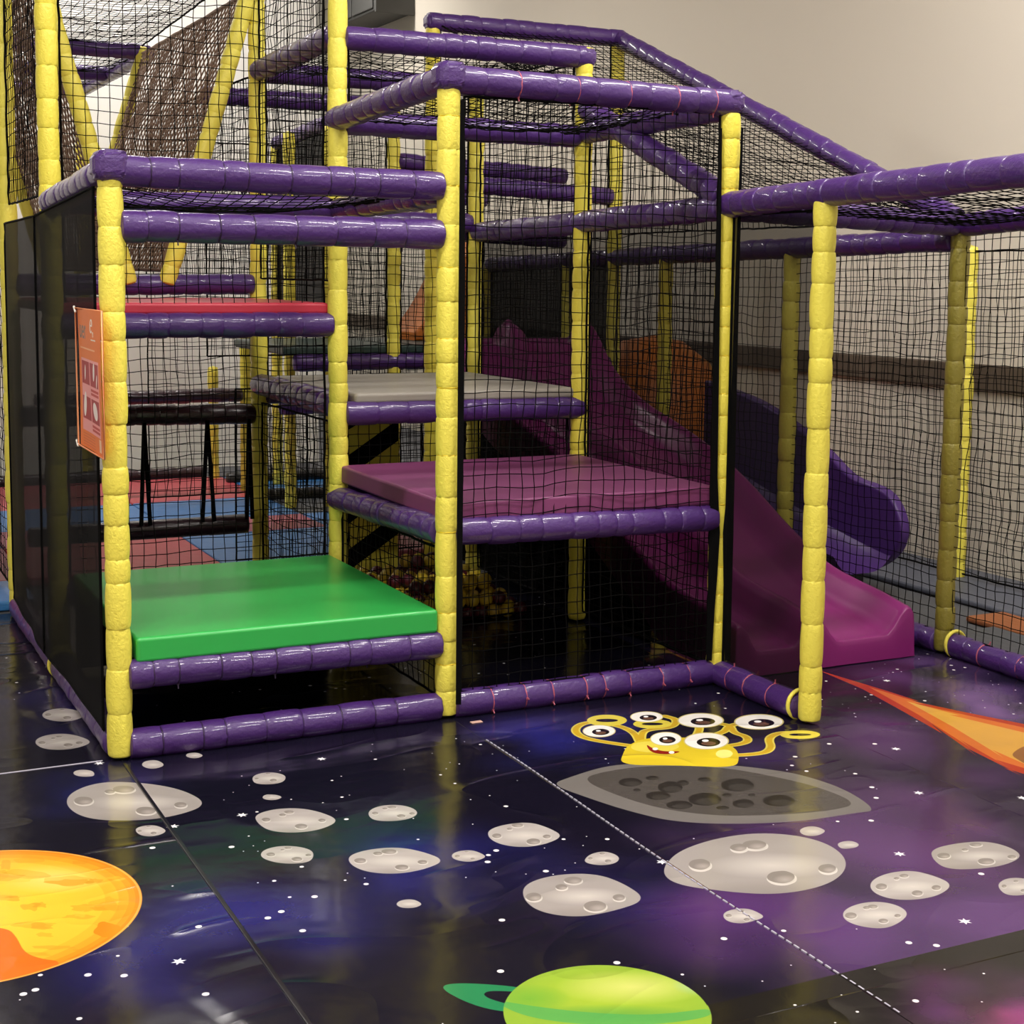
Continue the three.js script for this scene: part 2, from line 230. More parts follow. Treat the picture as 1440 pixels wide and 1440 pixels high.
vinylSheet(-1.2, 1.2, 2.29, 3.5, 700, 0.0022, '#1a1716'); vinylSheet(1.2, 3.57, 2.29, 3.5, 700, 0.0022, '#1a1716');
vinylSheet(-1.2, 0, -2.4, 0, 600, 0, NIGHT); vinylSheet(-1.2, 3.57, 3.5, 7.5, 120, 0, NIGHT);
vinylSheet(0, 3.57, -2.4, 0, 300, 0, NIGHT);
const seamPale = new THREE.MeshStandardMaterial({ color: 0xb4b0c0, roughness: 0.3 }), seamDark = new THREE.MeshStandardMaterial({ color: 0x16141c, roughness: 0.25 });
part('seam', rbox(-0.006, 0.006, -0.002, 0.004, 0.06, 2.3, 0.002, 2), seamDark, floor, 'raised dark weld between two vinyl sheets');
{ const bits = []; for (let z = 0.32; z < 2.5; z += 0.03) bits.push(box(1.2 - 0.002 + 0.008 * Math.sin(z * 3), 1.2 + 0.002 + 0.008 * Math.sin(z * 3), -0.001, 0.003, z, z + 0.02)); const st = part('stitching', mergeGeometries(bits), seamPale, floor, 'fine pale stitching along the sheet edge'); st.userData.kind = 'stuff'; }
part('seam', rbox(-0.9, -0.06, -0.002, 0.002, -0.004, 0.003, 0.0015, 2), seamPale, floor, 'pale weld between two vinyl sheets');

// ---------------------------------------------------------------- the padded climbing frame
const R = 0.0425;
// foam sleeve pinched at irregular intervals: a tube along +y, gathered folds at every pinch
function sleeve(len, r, seed, detail, opt = {}) {
  const rand = rng(seed), cuts = [0]; let y = 0; const step = opt.step ?? 0.12;
  while (y < len - step * 0.5) { y += step * (0.62 + 0.7 * rand()); cuts.push(Math.min(len, y)); } cuts[cuts.length - 1] = len;
  const radial = [0, 10, 16, 28][detail], rows = [0, 4, 6, 9][detail], pos = [], uv = [], idx = []; let row = 0;
  const flat = opt.flat ?? 0.26, pinch = opt.pinch ?? 0.83;
  for (let s = 0; s < cuts.length - 1; s++) {
    const a = cuts[s], b = cuts[s + 1], ox = (rand() - 0.5) * 0.004, oz = (rand() - 0.5) * 0.004, fat = 1 + 0.06 * (rand() - 0.5), ph1 = rand() * 6.28, ph2 = rand() * 6.28, k1 = 5 + Math.floor(rand() * 5), k2 = 5 + Math.floor(rand() * 5);
    const g0 = 0.4 + rand(), g1 = 0.4 + rand();
    for (let j = 0; j < rows; j++) {
      const t0 = j / (rows - 1), t = 0.5 - 0.5 * Math.cos(Math.PI * t0), yy = a + (b - a) * t, bulge = Math.pow(Math.max(0, Math.sin(Math.PI * (0.003 + 0.994 * t))), flat);
      for (let i = 0; i <= radial; i++) {
        const th = i / radial * Math.PI * 2, w = 0.0016 * (g0 * Math.exp(-t * 5) * Math.cos(k1 * th + ph1) + g1 * Math.exp(-(1 - t) * 5) * Math.cos(k2 * th + ph2));
        const q = r * fat * (pinch + (1 - pinch) * bulge) + (detail > 1 ? w : 0), e = bulge;
        pos.push(Math.cos(th) * q + ox * e, yy, Math.sin(th) * q + oz * e); uv.push(th * r * 6, yy * 6);
      }
      row++;
    }
  }
  for (let j = 0; j < row - 1; j++) for (let i = 0; i < radial; i++) { const a = j * (radial + 1) + i, b = a + radial + 1; idx.push(a, b, a + 1, b, b + 1, a + 1); }
  // closed, slightly domed ends
  for (const end of [0, 1]) { const base = pos.length / 3, yy = end ? len : 0; pos.push(0, yy + (end ? 0.012 : -0.012), 0); uv.push(0, 0); const first = end ? (row - 1) * (radial + 1) : 0; for (let i = 0; i < radial; i++) end ? idx.push(base, first + i + 1, first + i) : idx.push(base, first + i, first + i + 1); }
  const g = new THREE.BufferGeometry(); g.setAttribute('position', new THREE.Float32BufferAttribute(pos, 3)); g.setAttribute('uv', new THREE.Float32BufferAttribute(uv, 2)); g.setIndex(idx); g.computeVertexNormals(); g.userData.cuts = cuts; return g;
}
const frame = thing('soft_play_frame', 'large climbing frame of yellow padded posts and purple padded rails', 'play frame');
let seedCount = 1000;
function tieGeometry(r) { const t = new THREE.TorusGeometry(r, 0.0032, 6, 24); t.rotateX(Math.PI / 2); const tail = new THREE.BoxGeometry(0.022, 0.0035, 0.004); tail.translate(r + 0.006, 0, 0); const head = new THREE.BoxGeometry(0.009, 0.009, 0.008); head.translate(r, 0, 0); return mergeGeometries([t.toNonIndexed(), tail.toNonIndexed(), head.toNonIndexed()]); }
const TIE = tieGeometry(R + 0.0012);
function tube(name, a, b, mat, detail, opt = {}) {
  const d = b.clone().sub(a), len = d.length(), g = sleeve(len, opt.r ?? R, seedCount++, detail, opt);
  const m = part(name, g, mat, frame, opt.label); m.position.copy(a); m.quaternion.setFromUnitVectors(V3(0, 1, 0), d.normalize());
  if (opt.ties) { const cuts = g.userData.cuts; for (let i = 1; i < cuts.length - 1; i++) { if (opt.tieEvery && i % opt.tieEvery) continue; const t = part('cable_tie', TIE, opt.ties, m); t.position.y = cuts[i]; t.rotation.y = (opt.tail ?? 0.4) + (opt.spread ?? 0.8) * Math.sin(i * 2.3); t.scale.setScalar((opt.r ?? R) * (opt.pinch ?? 0.82) * 1.02 / R); } }
  return m;
}
function post(u, v, top, detail = 1, opt = {}) { return tube('post', gp(u, v, 0.0125), gp(u, v, top), opt.mat ?? (seedCount % 3 ? M.yellow : M.yellowB), detail, { step: 0.125, ...opt }); }
function rail(u0, v0, h0, u1, v1, h1, detail = 1, opt = {}) {
  const a = gp(u0, v0, h0), b = gp(u1, v1, h1), d = b.clone().sub(a).normalize(); a.addScaledVector(d, opt.in0 ?? 0.03); b.addScaledVector(d, -(opt.in1 ?? 0.03));
  return tube(opt.name ?? 'rail', a, b, opt.mat ?? M.purple, detail, { step: 0.115, flat: 0.2, pinch: 0.85, r: 0.052, ...opt });
}
function corner(u, v, h, r = 0.055, mat = M.purple) {     // gathered cap where top rails meet
  const g = new RoundedBoxGeometry(r * 2.1, r * 1.9, r * 2.1, 4, r * 0.7), p = g.attributes.position, n = rng(seedCount++);
  for (let i = 0; i < p.count; i++) { const w = 0.004 * Math.sin(p.getX(i) * 240 + p.getZ(i) * 190) * Math.cos(p.getY(i) * 150); p.setXYZ(i, p.getX(i) + w, p.getY(i) + w * 0.5, p.getZ(i) + w); }
  g.computeVertexNormals(); const m = part('corner_cap', g, mat, frame); m.position.copy(gp(u, v, h)); return m;
}
// posts nearest the printed floor
post(0, 0, 1.985, 3); post(1, 0, 2.30, 3, { ties: M.yellowTie, tieEvery: 2, tail: -0.5, spread: 0.3 });
post(2, 0, 2.26, 3, { ties: M.yellowTie, tail: -0.3, spread: 0.5 }); post(2, -0.52, 1.915, 3);
post(3, 0, 1.83, 3, { mat: M.olive, label: 'olive padded post' });
post(0, 1, 3.5, 3); post(0, 2, 3.5, 2); post(1, 1, 3.5, 3); post(2, 1, 2.66, 2); post(1, 2, 3.5, 2);
post(2, 2, 2.64, 2); post(2, 2.5, 3.0, 2); post(3, 2.5, 3.0, 2); post(3, 1, 1.80, 2); post(3, 2, 1.78, 1); post(3.97, 1, 1.8, 2);
for (const [u, v, h] of [[2, 3, 2.6], [2, 4, 2.6], [2, 5, 2.55], [0, 4, 3], [1, 6, 3], [3, 3, 1.75], [3, 4, 1.7], [1.74, 4.81, 1.25], [1.7, 5.42, 0.9], [1.78, 4.04, 2.55], [4, 3, 1.9]]) post(u, v, h, 1);
// front bay
rail(0, 0, 0.046, 1, 0, 0.044, 3, { ties: M.tieDark }); rail(0, 0, 0.285, 1, 0, 0.28, 3, { ties: M.tieDark });
rail(0, 0, 1.775, 1, 0, 1.77, 3, { ties: M.tieDark }); rail(0, 0, 1.95, 1, 0, 1.94, 3, { ties: M.tieDark, in0: 0.0 });
rail(1, 0, 0.044, 2, 0, 0.044, 3, { ties: M.tieOrange, tail: -1.2, spread: 0.4 }); rail(1, 0, 0.69, 2, 0, 0.672, 3); rail(1, 0, 2.315, 2, 0, 2.30, 3, { ties: M.tieOrange, tieEvery: 2, in0: 0, in1: -0.02 });
corner(0, 0, 1.965); corner(1, 0, 2.325); corner(2, 0, 2.305, 0.046);
rail(0, 0, 1.95, 0, 1, 1.89, 2); rail(0, 0, 0.046, 0, 1, 0.044, 3); rail(0, 1, 0.044, 0, 2, 0.044, 2);
rail(1, 0, 0.69, 1, 1, 0.655, 3, { in0: 0.05, in1: -0.02 }); rail(1, 0, 2.32, 1, 1, 2.28, 3, { in1: -0.02 }); rail(1, 0, 1.92, 1, 1, 1.90, 2);
rail(2, 0, 0.044, 2, -0.52, 0.046, 3, { ties: M.tieOrange, in1: 0.05, tail: 1.4, spread: 0.3 }); rail(2, 0, 1.91, 2, -2.4, 1.99, 3, { in0: -0.02 });
rail(2, 0, 2.285, 2, 1, 2.28, 2); rail(2, 0, 1.90, 2, 1, 1.875, 2, { in1: -0.03 }); rail(2, 1, 1.87, 2, 2, 1.85, 2);
// rails across the second row
rail(0, 1, 1.41, 1, 1, 1.41, 3); rail(1, 1, 1.025, 2, 1, 1.015, 3, { in1: -0.01 }); rail(1, 1, 2.62, 2, 1, 2.62, 3, { in1: -0.02 }); rail(0, 1, 1.90, 1, 1, 1.90, 2); rail(1, 1, 2.265, 2, 1, 2.265, 2); rail(1, 1, 0.655, 2, 1, 0.655, 2);
rail(0, 1, 0.33, 1, 1, 0.31, 1); corner(2, 1, 2.62, 0.045);
rail(1, 1, 2.63, 1, 2, 2.61, 2); rail(1, 1, 1.06, 1, 2, 1.07, 2, { r: 0.056, in1: 0 }); 
// rows behind
rail(1, 2, 2.61, 2, 2, 2.61, 2); rail(0, 2, 1.56, 1, 2, 1.57, 2); rail(0, 2, 0.945, 1, 2, 0.92, 2, { mat: M.plum }); rail(1, 2, 1.02, 2, 2, 1.02, 1); rail(1, 2, 1.9, 2, 2, 1.9, 1);
rail(2, 2.5, 3.03, 3, 2.5, 3.03, 2, { in0: -0.03, in1: -0.03 }); rail(2, 2, 1.85, 2, 2.5, 1.85, 1); rail(2, 2.5, 1.1, 3, 2.5, 1.1, 1);
corner(3, 2.5, 3.03, 0.046); corner(2, 2.5, 3.03, 0.046);
rail(2, 0, 1.93, 2, 1, 2.40, 2, { name: 'sloping_rail' }); rail(3, 0, 1.87, 3, 2.5, 3.03, 3, { name: 'sloping_rail' });
rail(2, 0, 1.90, 3, 0, 1.86, 2); rail(3, 0, 1.86, 3, -2.4, 1.99, 2, { mat: M.purple }); rail(3, 0, 1.80, 3, 4, 1.70, 2, { mat: M.purple });
rail(3, 0.3, 0.044, 3, 0, 0.044, 2); rail(3, 0, 0.044, 3, -2.4, 0.044, 3, { ties: M.tieOrange, tieEvery: 2, in0: 0.05, tail: 1.4, spread: 0.3 });
rail(3, 1, 0.044, 3, 0.3, 0.044, 1, { mat: M.purple });
rail(1, 3, 2.62, 2, 3, 2.62, 1); rail(1.45, 3, 1.1, 2.75, 3, 1.1, 1); rail(2, 4, 2.63, 2, 5, 2.57, 1, { mat: M.purple }); rail(2, 3, 1.9, 3, 3, 1.85, 1, { mat: M.purple }); rail(2, 3, 2.3, 3, 3, 2.25, 1, { mat: M.purple });
rail(2, 2.5, 2.15, 3, 2.5, 2.1, 1, { mat: M.purple }); rail(2, 4, 2.2, 3, 4, 2.15, 1, { mat: M.purple });
for (const v of [4, 5, 6]) rail(0, v, 3.0, 1, v, 3.0, 1); rail(1, 4, 3.0, 1, 6, 3.0, 1);
rail(1.07 - 0.6, 4.81, 0.74, 1.74, 4.81, 0.745, 1, { mat: M.plum }); rail(0, 5.6, 0.06, 1.7, 5.6, 0.06, 1, { mat: M.plum }); rail(1.7, 5.2, 0.06, 3.6, 5.0, 0.06, 1, { mat: M.blackPad, r: 0.06 }); rail(1.7, 4.4, 0.06, 2.6, 4.3, 0.06, 1, { mat: M.blackPad, r: 0.06 });
rail(1.5, 3.4, 0.8, 2.6, 3.4, 0.8, 1, { mat: M.purple }); rail(0, 3, 1.4, 0, 4, 1.4, 1, { mat: M.purple }); 
// splayed yellow arms that carry the rope bridge
for (const v of [2, 4]) for (const [u0, u1] of [[0.61, 0.975], [0.46, 0.13]]) tube('splayed_arm', gp(u0, v - 0.02, 1.57), gp(u1, v - 0.02, 3.02), M.yellow, 2, { step: 0.12 });

{ // yellow collars where bottom rails meet posts
  const collar = new THREE.TorusGeometry(0.054, 0.008, 8, 24);
  for (const [u, v] of [[3, -0.06], [2, -0.47], [0, 0.95]]) { const m = part('collar', collar, M.yellow, frame, 'yellow collar round the rail end'); m.position.copy(gp(u, v, 0.056)); }
}
single('paper_scrap', rbox(-0.022, 0.022, 0.0, 0.003, -0.011, 0.011, 0.0012, 1), new THREE.MeshStandardMaterial({ color: 0xc9a294, roughness: 0.7 }), 'small pinkish paper scrap on the printed floor by a post foot', 'paper').position.set(1.262, 0.0006, 0.115);

// ---------------------------------------------------------------- platform mats
function mat(name, u0, u1, v0, v1, h0, h1, material, label, r = 0.012) { return single(name, rbox(u0 * BU, u1 * BU, h0, h1, -v1 * BV, -v0 * BV, r, 4), material, label, 'mat', 'padded platform mats'); }
mat('platform_mat', 0.045, 0.965, -0.022, 0.985, 0.325, 0.412, M.green, 'bright green vinyl mat on the lowest platform', 0.014);
mat('platform_mat', 1.0, 1.985, 0.0, 0.99, 0.725, 0.80, M.mauve, 'mauve vinyl mat on the platform behind the front netting');
mat('platform_mat', 1.06, 1.97, 0.985, 1.99, 1.062, 1.112, M.grey, 'pale grey mat on the platform above the mauve one', 0.018);
mat('platform_mat', 0.03, 0.97, 1.01, 1.98, 1.453, 1.503, M.red, 'red mat on the high platform beside the rope bridge', 0.015);
mat('platform_mat', 1.42, 2.72, 3.0, 3.9, 1.145, 1.20, M.teal, 'dark teal mat on the far platform behind the grey one', 0.015);

// ---------------------------------------------------------------- nets
function strands(lines, r) {       // lines: arrays of points -> thin three-sided cords
  const pos = [], idx = [];
  for (const L of lines) {
    const n = L.length, base = pos.length / 3;
    for (let i = 0; i < n; i++) {
      const a = L[Math.max(0, i - 1)], b = L[Math.min(n - 1, i + 1)], t = V3().subVectors(b, a).normalize(), up = Math.abs(t.y) > 0.9 ? V3(1, 0, 0) : V3(0, 1, 0), s = V3().crossVectors(t, up).normalize(), q = V3().crossVectors(s, t);
      for (let k = 0; k < 3; k++) { const th = k * 2.0944 + 0.5, c = Math.cos(th) * r, d = Math.sin(th) * r; pos.push(L[i].x + s.x * c + q.x * d, L[i].y + s.y * c + q.y * d, L[i].z + s.z * c + q.z * d); }
    }
    for (let i = 0; i < n - 1; i++) for (let k = 0; k < 3; k++) { const a = base + i * 3 + k, b = base + i * 3 + (k + 1) % 3; idx.push(a, b, a + 3, b, b + 3, a + 3); }
  }
  const g = new THREE.BufferGeometry(); g.setAttribute('position', new THREE.Float32BufferAttribute(pos, 3)); g.setIndex(idx); g.computeVertexNormals(); return g;
}
let netSeed = 500;
// a net over the quad a,b,c,d (a-b bottom edge, d-c top edge); cell in metres; sag pushes the middle along 'bulge'
function net(label, a, b, c, d, o = {}) {
  const cell = o.cell ?? 0.05, W = (a.distanceTo(b) + d.distanceTo(c)) / 2, H = (a.distanceTo(d) + b.distanceTo(c)) / 2, nx = Math.max(2, Math.round(W / cell)), ny = Math.max(2, Math.round(H / cell)), r = rng(netSeed++), ox = r() * 50, oy = r() * 50;
  const bulge = o.bulge ?? V3(0, 0, 0), nrm = V3().crossVectors(V3().subVectors(b, a), V3().subVectors(d, a)).normalize(), wob = o.wobble ?? 0.011;
  const at = (i, j) => { const s = i / nx, t = j / ny, e = Math.min(1, 5 * Math.min(s, 1 - s, t, 1 - t)), p = a.clone().multiplyScalar((1 - s) * (1 - t)).addScaledVector(b, s * (1 - t)).addScaledVector(c, s * t).addScaledVector(d, (1 - s) * t);
    const q = Math.sin(Math.PI * s) * Math.sin(Math.PI * t); p.addScaledVector(bulge, q);
    p.x += e * wob * (2 * N1(i * 0.31 + ox, j * 0.31 + oy) - 1) + 0.0045 * (r() - 0.5); p.y += e * wob * 1.3 * (2 * N2(i * 0.27 + ox, j * 0.27 + oy) - 1) + 0.0045 * (r() - 0.5); p.z += e * wob * (2 * N3(i * 0.31 + ox, j * 0.31 + oy) - 1) + 0.0045 * (r() - 0.5);
    return p.addScaledVector(nrm, e * 0.02 * (N3(i * 0.12 + ox, j * 0.12) - 0.5)); };
  const P = []; for (let i = 0; i <= nx; i++) { P.push([]); for (let j = 0; j <= ny; j++) P[i].push(at(i, j)); }
  const lines = []; if (o.diagonal) {
    for (let k = -ny; k <= nx; k++) { const l1 = [], l2 = []; for (let j = 0; j <= ny; j++) { const i = k + j; if (i >= 0 && i <= nx) { l1.push(P[i][j]); l2.push(P[nx - i][j]); } } if (l1.length > 1) { lines.push(l1, l2); } }
  } else { for (let i = 0; i <= nx; i++) lines.push(P[i]); for (let j = 0; j <= ny; j++) lines.push(P.map(q => q[j])); }
  const m = single(o.name ?? 'net', strands(lines, o.r ?? 0.0021), o.mat ?? M.rope, label, 'net', o.group ?? 'knotted nets of the frame');
  const edge = []; for (let i = 0; i <= nx; i++) edge.push(P[i][0]); for (let j = 1; j <= ny; j++) edge.push(P[nx][j]); for (let i = nx - 1; i >= 0; i--) edge.push(P[i][ny]); for (let j = ny - 1; j >= 0; j--) edge.push(P[0][j]);
  part('edge_rope', strands([edge], o.edge ?? 0.006), o.mat ?? M.rope, m);
  return m;
}
const wallNet = (label, u0, v0, u1, v1, h0, h1, o = {}) => net(label, gp(u0, v0, h0), gp(u1, v1, h0), gp(u1, v1, o.hb ?? h1), gp(u0, v0, h1), o);
const k = 0.045;
const front = wallNet('black net across the front of the mauve platform', 1 + k, -0.01, 2 - k, -0.01, 0.09, 2.26);
wallNet('black net below the mauve platform beside the green mat', 1, 0.05, 1, 0.95, 0.06, 0.62);
wallNet('black net between the green mat and the red platform', 0 + k, 1.02, 1 - k, 1.02, 0.36, 1.88);
wallNet('black net above the green mat reaching up past the rope bridge', 0 + k, 1.02, 1 - k, 1.02, 1.92, 3.4);
wallNet('black net below the grey platform in front of the balls', 1 + k, 1.02, 2 - k, 1.02, 0.06, 0.98);
wallNet('black net strip under the long top rail above the grey platform', 1 + k, 1.0, 2 - k, 1.0, 2.3, 2.59);
net('black roof net over the green platform', gp(0.04, 0.04, 1.93), gp(0.96, 0.04, 1.92), gp(0.96, 0.96, 1.9), gp(0.04, 0.96, 1.88), { bulge: V3(0, -0.05, 0) });
net('black roof net over the mauve platform', gp(1.04, 0.04, 2.31), gp(1.96, 0.04, 2.29), gp(1.96, 0.96, 2.27), gp(1.04, 0.96, 2.27), { bulge: V3(0, -0.05, 0) });
net('black roof net over the grey platform', gp(1.04, 1.04, 2.62), gp(1.96, 1.04, 2.62), gp(1.96, 1.96, 2.61), gp(1.04, 1.96, 2.61), { bulge: V3(0, -0.05, 0) });
wallNet('black side net between the mauve platform and the slide', 2, 0.05, 2, 0.95, 0.06, 2.25);
wallNet('black side net between the grey platform and the slide', 2, 1.05, 2, 1.95, 0.06, 2.6);
wallNet('black side net above the black mesh at the tall corner post', 0, 1.04, 0, 1.96, 1.93, 3.4);
wallNet('black side net between the red and grey platforms', 1, 1.04, 1, 1.96, 0.06, 0.98);
wallNet('black net high up between the red and grey platforms', 1, 1.04, 1, 1.96, 1.6, 3.4);
wallNet('black net behind the grey platform', 1.04, 2, 1.96, 2, 1.06, 2.58);
wallNet('black net behind the ball pit', 1.04, 2.52, 1.96, 2.52, 0.06, 1.0);
wallNet('black net wall along the corridor past the slide end', 3, 0.98, 3, -2.4, 0.09, 1.79, { hb: 1.96 });
wallNet('black net wall beyond the corridor beside the hall wall', 3.97, 2, 3.97, -1.2, 0.05, 1.78);
net('black roof net over the corridor at the slide end', gp(2.03, -0.03, 1.9), gp(2.03, -2.4, 1.98), gp(2.97, -2.4, 1.97), gp(2.97, -0.03, 1.85), { bulge: V3(0, -0.04, 0) });
net('black sloping roof net above the slide', gp(2.03, 0.03, 1.93), gp(2.97, 0.03, 1.88), gp(2.97, 2.47, 3.01), gp(2.03, 2.47, 3.01), { bulge: V3(0, -0.04, 0) });
wallNet('black net on the far side of the slide', 3, 1.02, 3, 2.46, 0.09, 1.78);
wallNet('black triangular side net above the slide', 3, 0.02, 3, 2.47, 1.88, 1.89, { hb: 3.0 });
wallNet('black net above the slide entrance', 2.04, 2.5, 2.96, 2.5, 1.85, 3.0);
wallNet('black net closing the far platform', 1.04, 3, 1.96, 3, 1.15, 2.6);
wallNet('black net far behind between the back posts', 2.04, 4, 2.96, 4, 0.1, 2.15);
wallNet('black net on the far back row beside the slide tower', 2.04, 3, 2.96, 3, 0.1, 2.3);
wallNet('black net on the back side of the red mats', 1.06, 4.4, 2.0, 4.4, 0.1, 2.5);
wallNet('black net on the side of the far platform', 2, 3.04, 2, 3.96, 0.1, 2.55);
wallNet('black net deep inside between the back posts and the hall wall', 3, 2.52, 3, 3.96, 0.1, 1.72);
wallNet('black net hung far behind the splayed arms', 1, 2.04, 1, 3.96, 1.6, 2.6);
wallNet('black net on the far left of the frame', 0, 2.04, 0, 3.96, 0.1, 2.9, {});
for (const [v, t] of [[4, 'first'], [5, 'second'], [6, 'third']]) if (v < 6) net(`black roof net over the ${t} bay behind the rope bridge`, gp(0.04, v + 0.03, 3.0), gp(0.96, v + 0.03, 3.0), gp(0.96, v + 0.97, 3.0), gp(0.04, v + 0.97, 3.0), { bulge: V3(0, -0.06, 0) });
net('black roof net over the rope bridge', gp(0.04, 2.04, 3.1), gp(0.96, 2.04, 3.1), gp(0.96, 3.97, 3.03), gp(0.04, 3.97, 3.03), { bulge: V3(0, -0.06, 0) });
// rope bridge: two sloping brown nets that meet in a valley
const brown = { name: 'rope_bridge_net', mat: M.brownRope, cell: 0.062, r: 0.0046, edge: 0.012, wobble: 0.02, diagonal: true, group: 'brown rope bridge nets' };
net('brown rope bridge net rising toward the grey platform side', gp(0.60, 2.02, 1.64), gp(0.60, 3.98, 1.64), gp(0.96, 3.98, 2.98), gp(0.96, 2.02, 2.98), brown);
net('brown rope bridge net rising toward the tall black mesh side', gp(0.47, 2.02, 1.64), gp(0.47, 3.98, 1.64), gp(0.14, 3.98, 2.98), gp(0.14, 2.02, 2.98), brown);
// black edging strips that hide most of the corner post where two panels meet
function strip(parent, u, v, pts, side, name = 'edge_band') {      // pts: [h, half width of the visible post, outer width]
  const sh = new THREE.Shape(); pts.forEach(([h, a], i) => i ? sh.lineTo(side * a, h) : sh.moveTo(side * a, h)); for (let i = pts.length - 1; i >= 0; i--) sh.lineTo(side * pts[i][1] + side * pts[i][2], pts[i][0]);
  const g = new THREE.ExtrudeGeometry(sh, { depth: 0.004, bevelEnabled: false }); const m = part(name, g, M.black, parent, 'black fabric edge strip along the post');
  m.position.copy(gp(u, v, 0)); m.rotation.y = -0.43; const f = V3(Math.sin(-0.43), 0, Math.cos(-0.43)); m.position.addScaledVector(f, 0.047); return m;
}
const P3L = [[0.1, 0.026, 0.022], [0.3, 0.02, 0.028], [0.45, 0.012, 0.036], [0.62, 0.006, 0.042], [0.72, 0.013, 0.034], [0.85, 0.021, 0.026], [1.3, 0.026, 0.02], [1.8, 0.031, 0.014], [2.2, 0.037, 0.008]];
strip(front, 2, 0, P3L, -1);
strip(front, 1, 0, [[0.06, 0.037, 0.02], [0.8, 0.037, 0.022], [1.6, 0.038, 0.024], [2.24, 0.04, 0.014]], 1);

// ---------------------------------------------------------------- fine black mesh panels
function panel(label, a, b, c, d, material, o = {}) {
  const nx = 14, ny = 20, pos = [], uv = [], idx = [], r = rng(netSeed++), ox = r() * 40, nrm = V3().crossVectors(V3().subVectors(b, a), V3().subVectors(d, a)).normalize();
  for (let j = 0; j <= ny; j++) for (let i = 0; i <= nx; i++) { const s = i / nx, t = j / ny, e = Math.min(1, 6 * Math.min(s, 1 - s)), p = a.clone().multiplyScalar((1 - s) * (1 - t)).addScaledVector(b, s * (1 - t)).addScaledVector(c, s * t).addScaledVector(d, (1 - s) * t); p.addScaledVector(nrm, e * (o.wave ?? 0.022) * (N1(s * 4 + ox, t * 2.2) - 0.5)); pos.push(p.x, p.y, p.z); uv.push(s, t); }
  for (let j = 0; j < ny; j++) for (let i = 0; i < nx; i++) { const q = j * (nx + 1) + i; idx.push(q, q + 1, q + nx + 1, q + 1, q + nx + 2, q + nx + 1); }
  const g = new THREE.BufferGeometry(); g.setAttribute('position', new THREE.Float32BufferAttribute(pos, 3)); g.setAttribute('uv', new THREE.Float32BufferAttribute(uv, 2)); g.setIndex(idx); g.computeVertexNormals();
  const m = single(o.name ?? 'mesh_panel', g, material, label, o.category ?? 'mesh panel', 'black mesh panels of the frame');
  if (o.hem !== false) { const at = (i, j) => V3(pos[(j * (nx + 1) + i) * 3], pos[(j * (nx + 1) + i) * 3 + 1], pos[(j * (nx + 1) + i) * 3 + 2]), e = []; for (let i = 0; i <= nx; i++) e.push(at(i, 0)); for (let j = 1; j <= ny; j++) e.push(at(nx, j)); for (let i = nx - 1; i >= 0; i--) e.push(at(i, ny)); for (let j = ny - 1; j >= 0; j--) e.push(at(0, j)); part('hem', strands([e], 0.006), M.black, m); }
  return m;
}
const wallPanel = (label, u0, v0, u1, v1, h0, h1, material, o = {}) => panel(label, gp(u0, v0, h0), gp(u1, v1, h0), gp(u1, v1, o.hb ?? h1), gp(u0, v0, h1), material, o);
wallPanel('black fine mesh behind the orange sign', -0.038, 0.04, -0.05, 1.0, 0.09, 1.90, M.fineMesh, { hb: 1.84 });
wallPanel('black fine mesh between the two tall outer posts', -0.05, 1.005, -0.02, 1.95, 0.09, 1.84, M.fineMesh);
const cornerMesh = wallPanel('black fine mesh screening the slide beside the shortest yellow post', 2, -0.04, 2, -0.48, 0.09, 1.87, M.looseMesh, { wave: 0.01 });
strip(cornerMesh, 2, 0, P3L, 1);
wallPanel('black loose mesh lining between the mauve platform and the slide', 2.012, 0.05, 2.012, 0.95, 0.06, 1.86, M.looseMesh, { wave: 0.008 });
wallPanel('black loose mesh lining between the grey platform and the slide', 2.012, 1.05, 2.012, 1.95, 0.06, 1.84, M.looseMesh, { wave: 0.008 });
wallPanel('black mesh panel behind the slide top', 3.0, 2.55, 3.0, 3.95, 0.9, 1.70, M.fineMesh);
wallPanel('black mesh panel on the far deck beside the rope bridge', 2, 4.04, 2, 4.96, 1.2, 2.56, M.fineMesh);
wallPanel('added black sheet standing in for the shade under the green platform', 0.05, 0.98, 0.95, 0.98, 0.02, 0.30, M.black, { hem: false, name: 'dark_panel', category: 'cloth panel' });  // black sheet added so the space below the green mat reads as shade
wallPanel('black cloth screen inside the slide tower', 2.05, 2.54, 2.95, 2.54, 0.02, 1.05, M.black, { hem: false, name: 'dark_panel', category: 'cloth panel' });

// ---------------------------------------------------------------- slides
// height of the rim along z (z negative is away), read off the far rim of the chute
const RIM = [[-3.02, 1.34], [-2.88, 1.33], [-2.62, 1.10], [-2.3, 0.945], [-1.89, 0.835], [-1.55, 0.735], [-1.22, 0.60], [-0.9, 0.44], [-0.6, 0.315], [-0.4, 0.275], [-0.2, 0.25], [-0.06, 0.225], [0.06, 0.2]];
function lerpTable(T, x) { if (x <= T[0][0]) return T[0][1]; for (let i = 1; i < T.length; i++) if (x <= T[i][0]) { const [a, p] = T[i - 1], [b, q] = T[i], t = (x - a) / (b - a), m0 = i > 1 ? (q - T[i - 2][1]) / (b - T[i - 2][0]) : (q - p) / (b - a), m1 = i < T.length - 1 ? (T[i + 1][1] - p) / (T[i + 1][0] - a) : (q - p) / (b - a), h = b - a; return (2 * t ** 3 - 3 * t * t + 1) * p + (t ** 3 - 2 * t * t + t) * h * m0 + (-2 * t ** 3 + 3 * t * t) * q + (t ** 3 - t * t) * h * m1; } return T[T.length - 1][1]; }
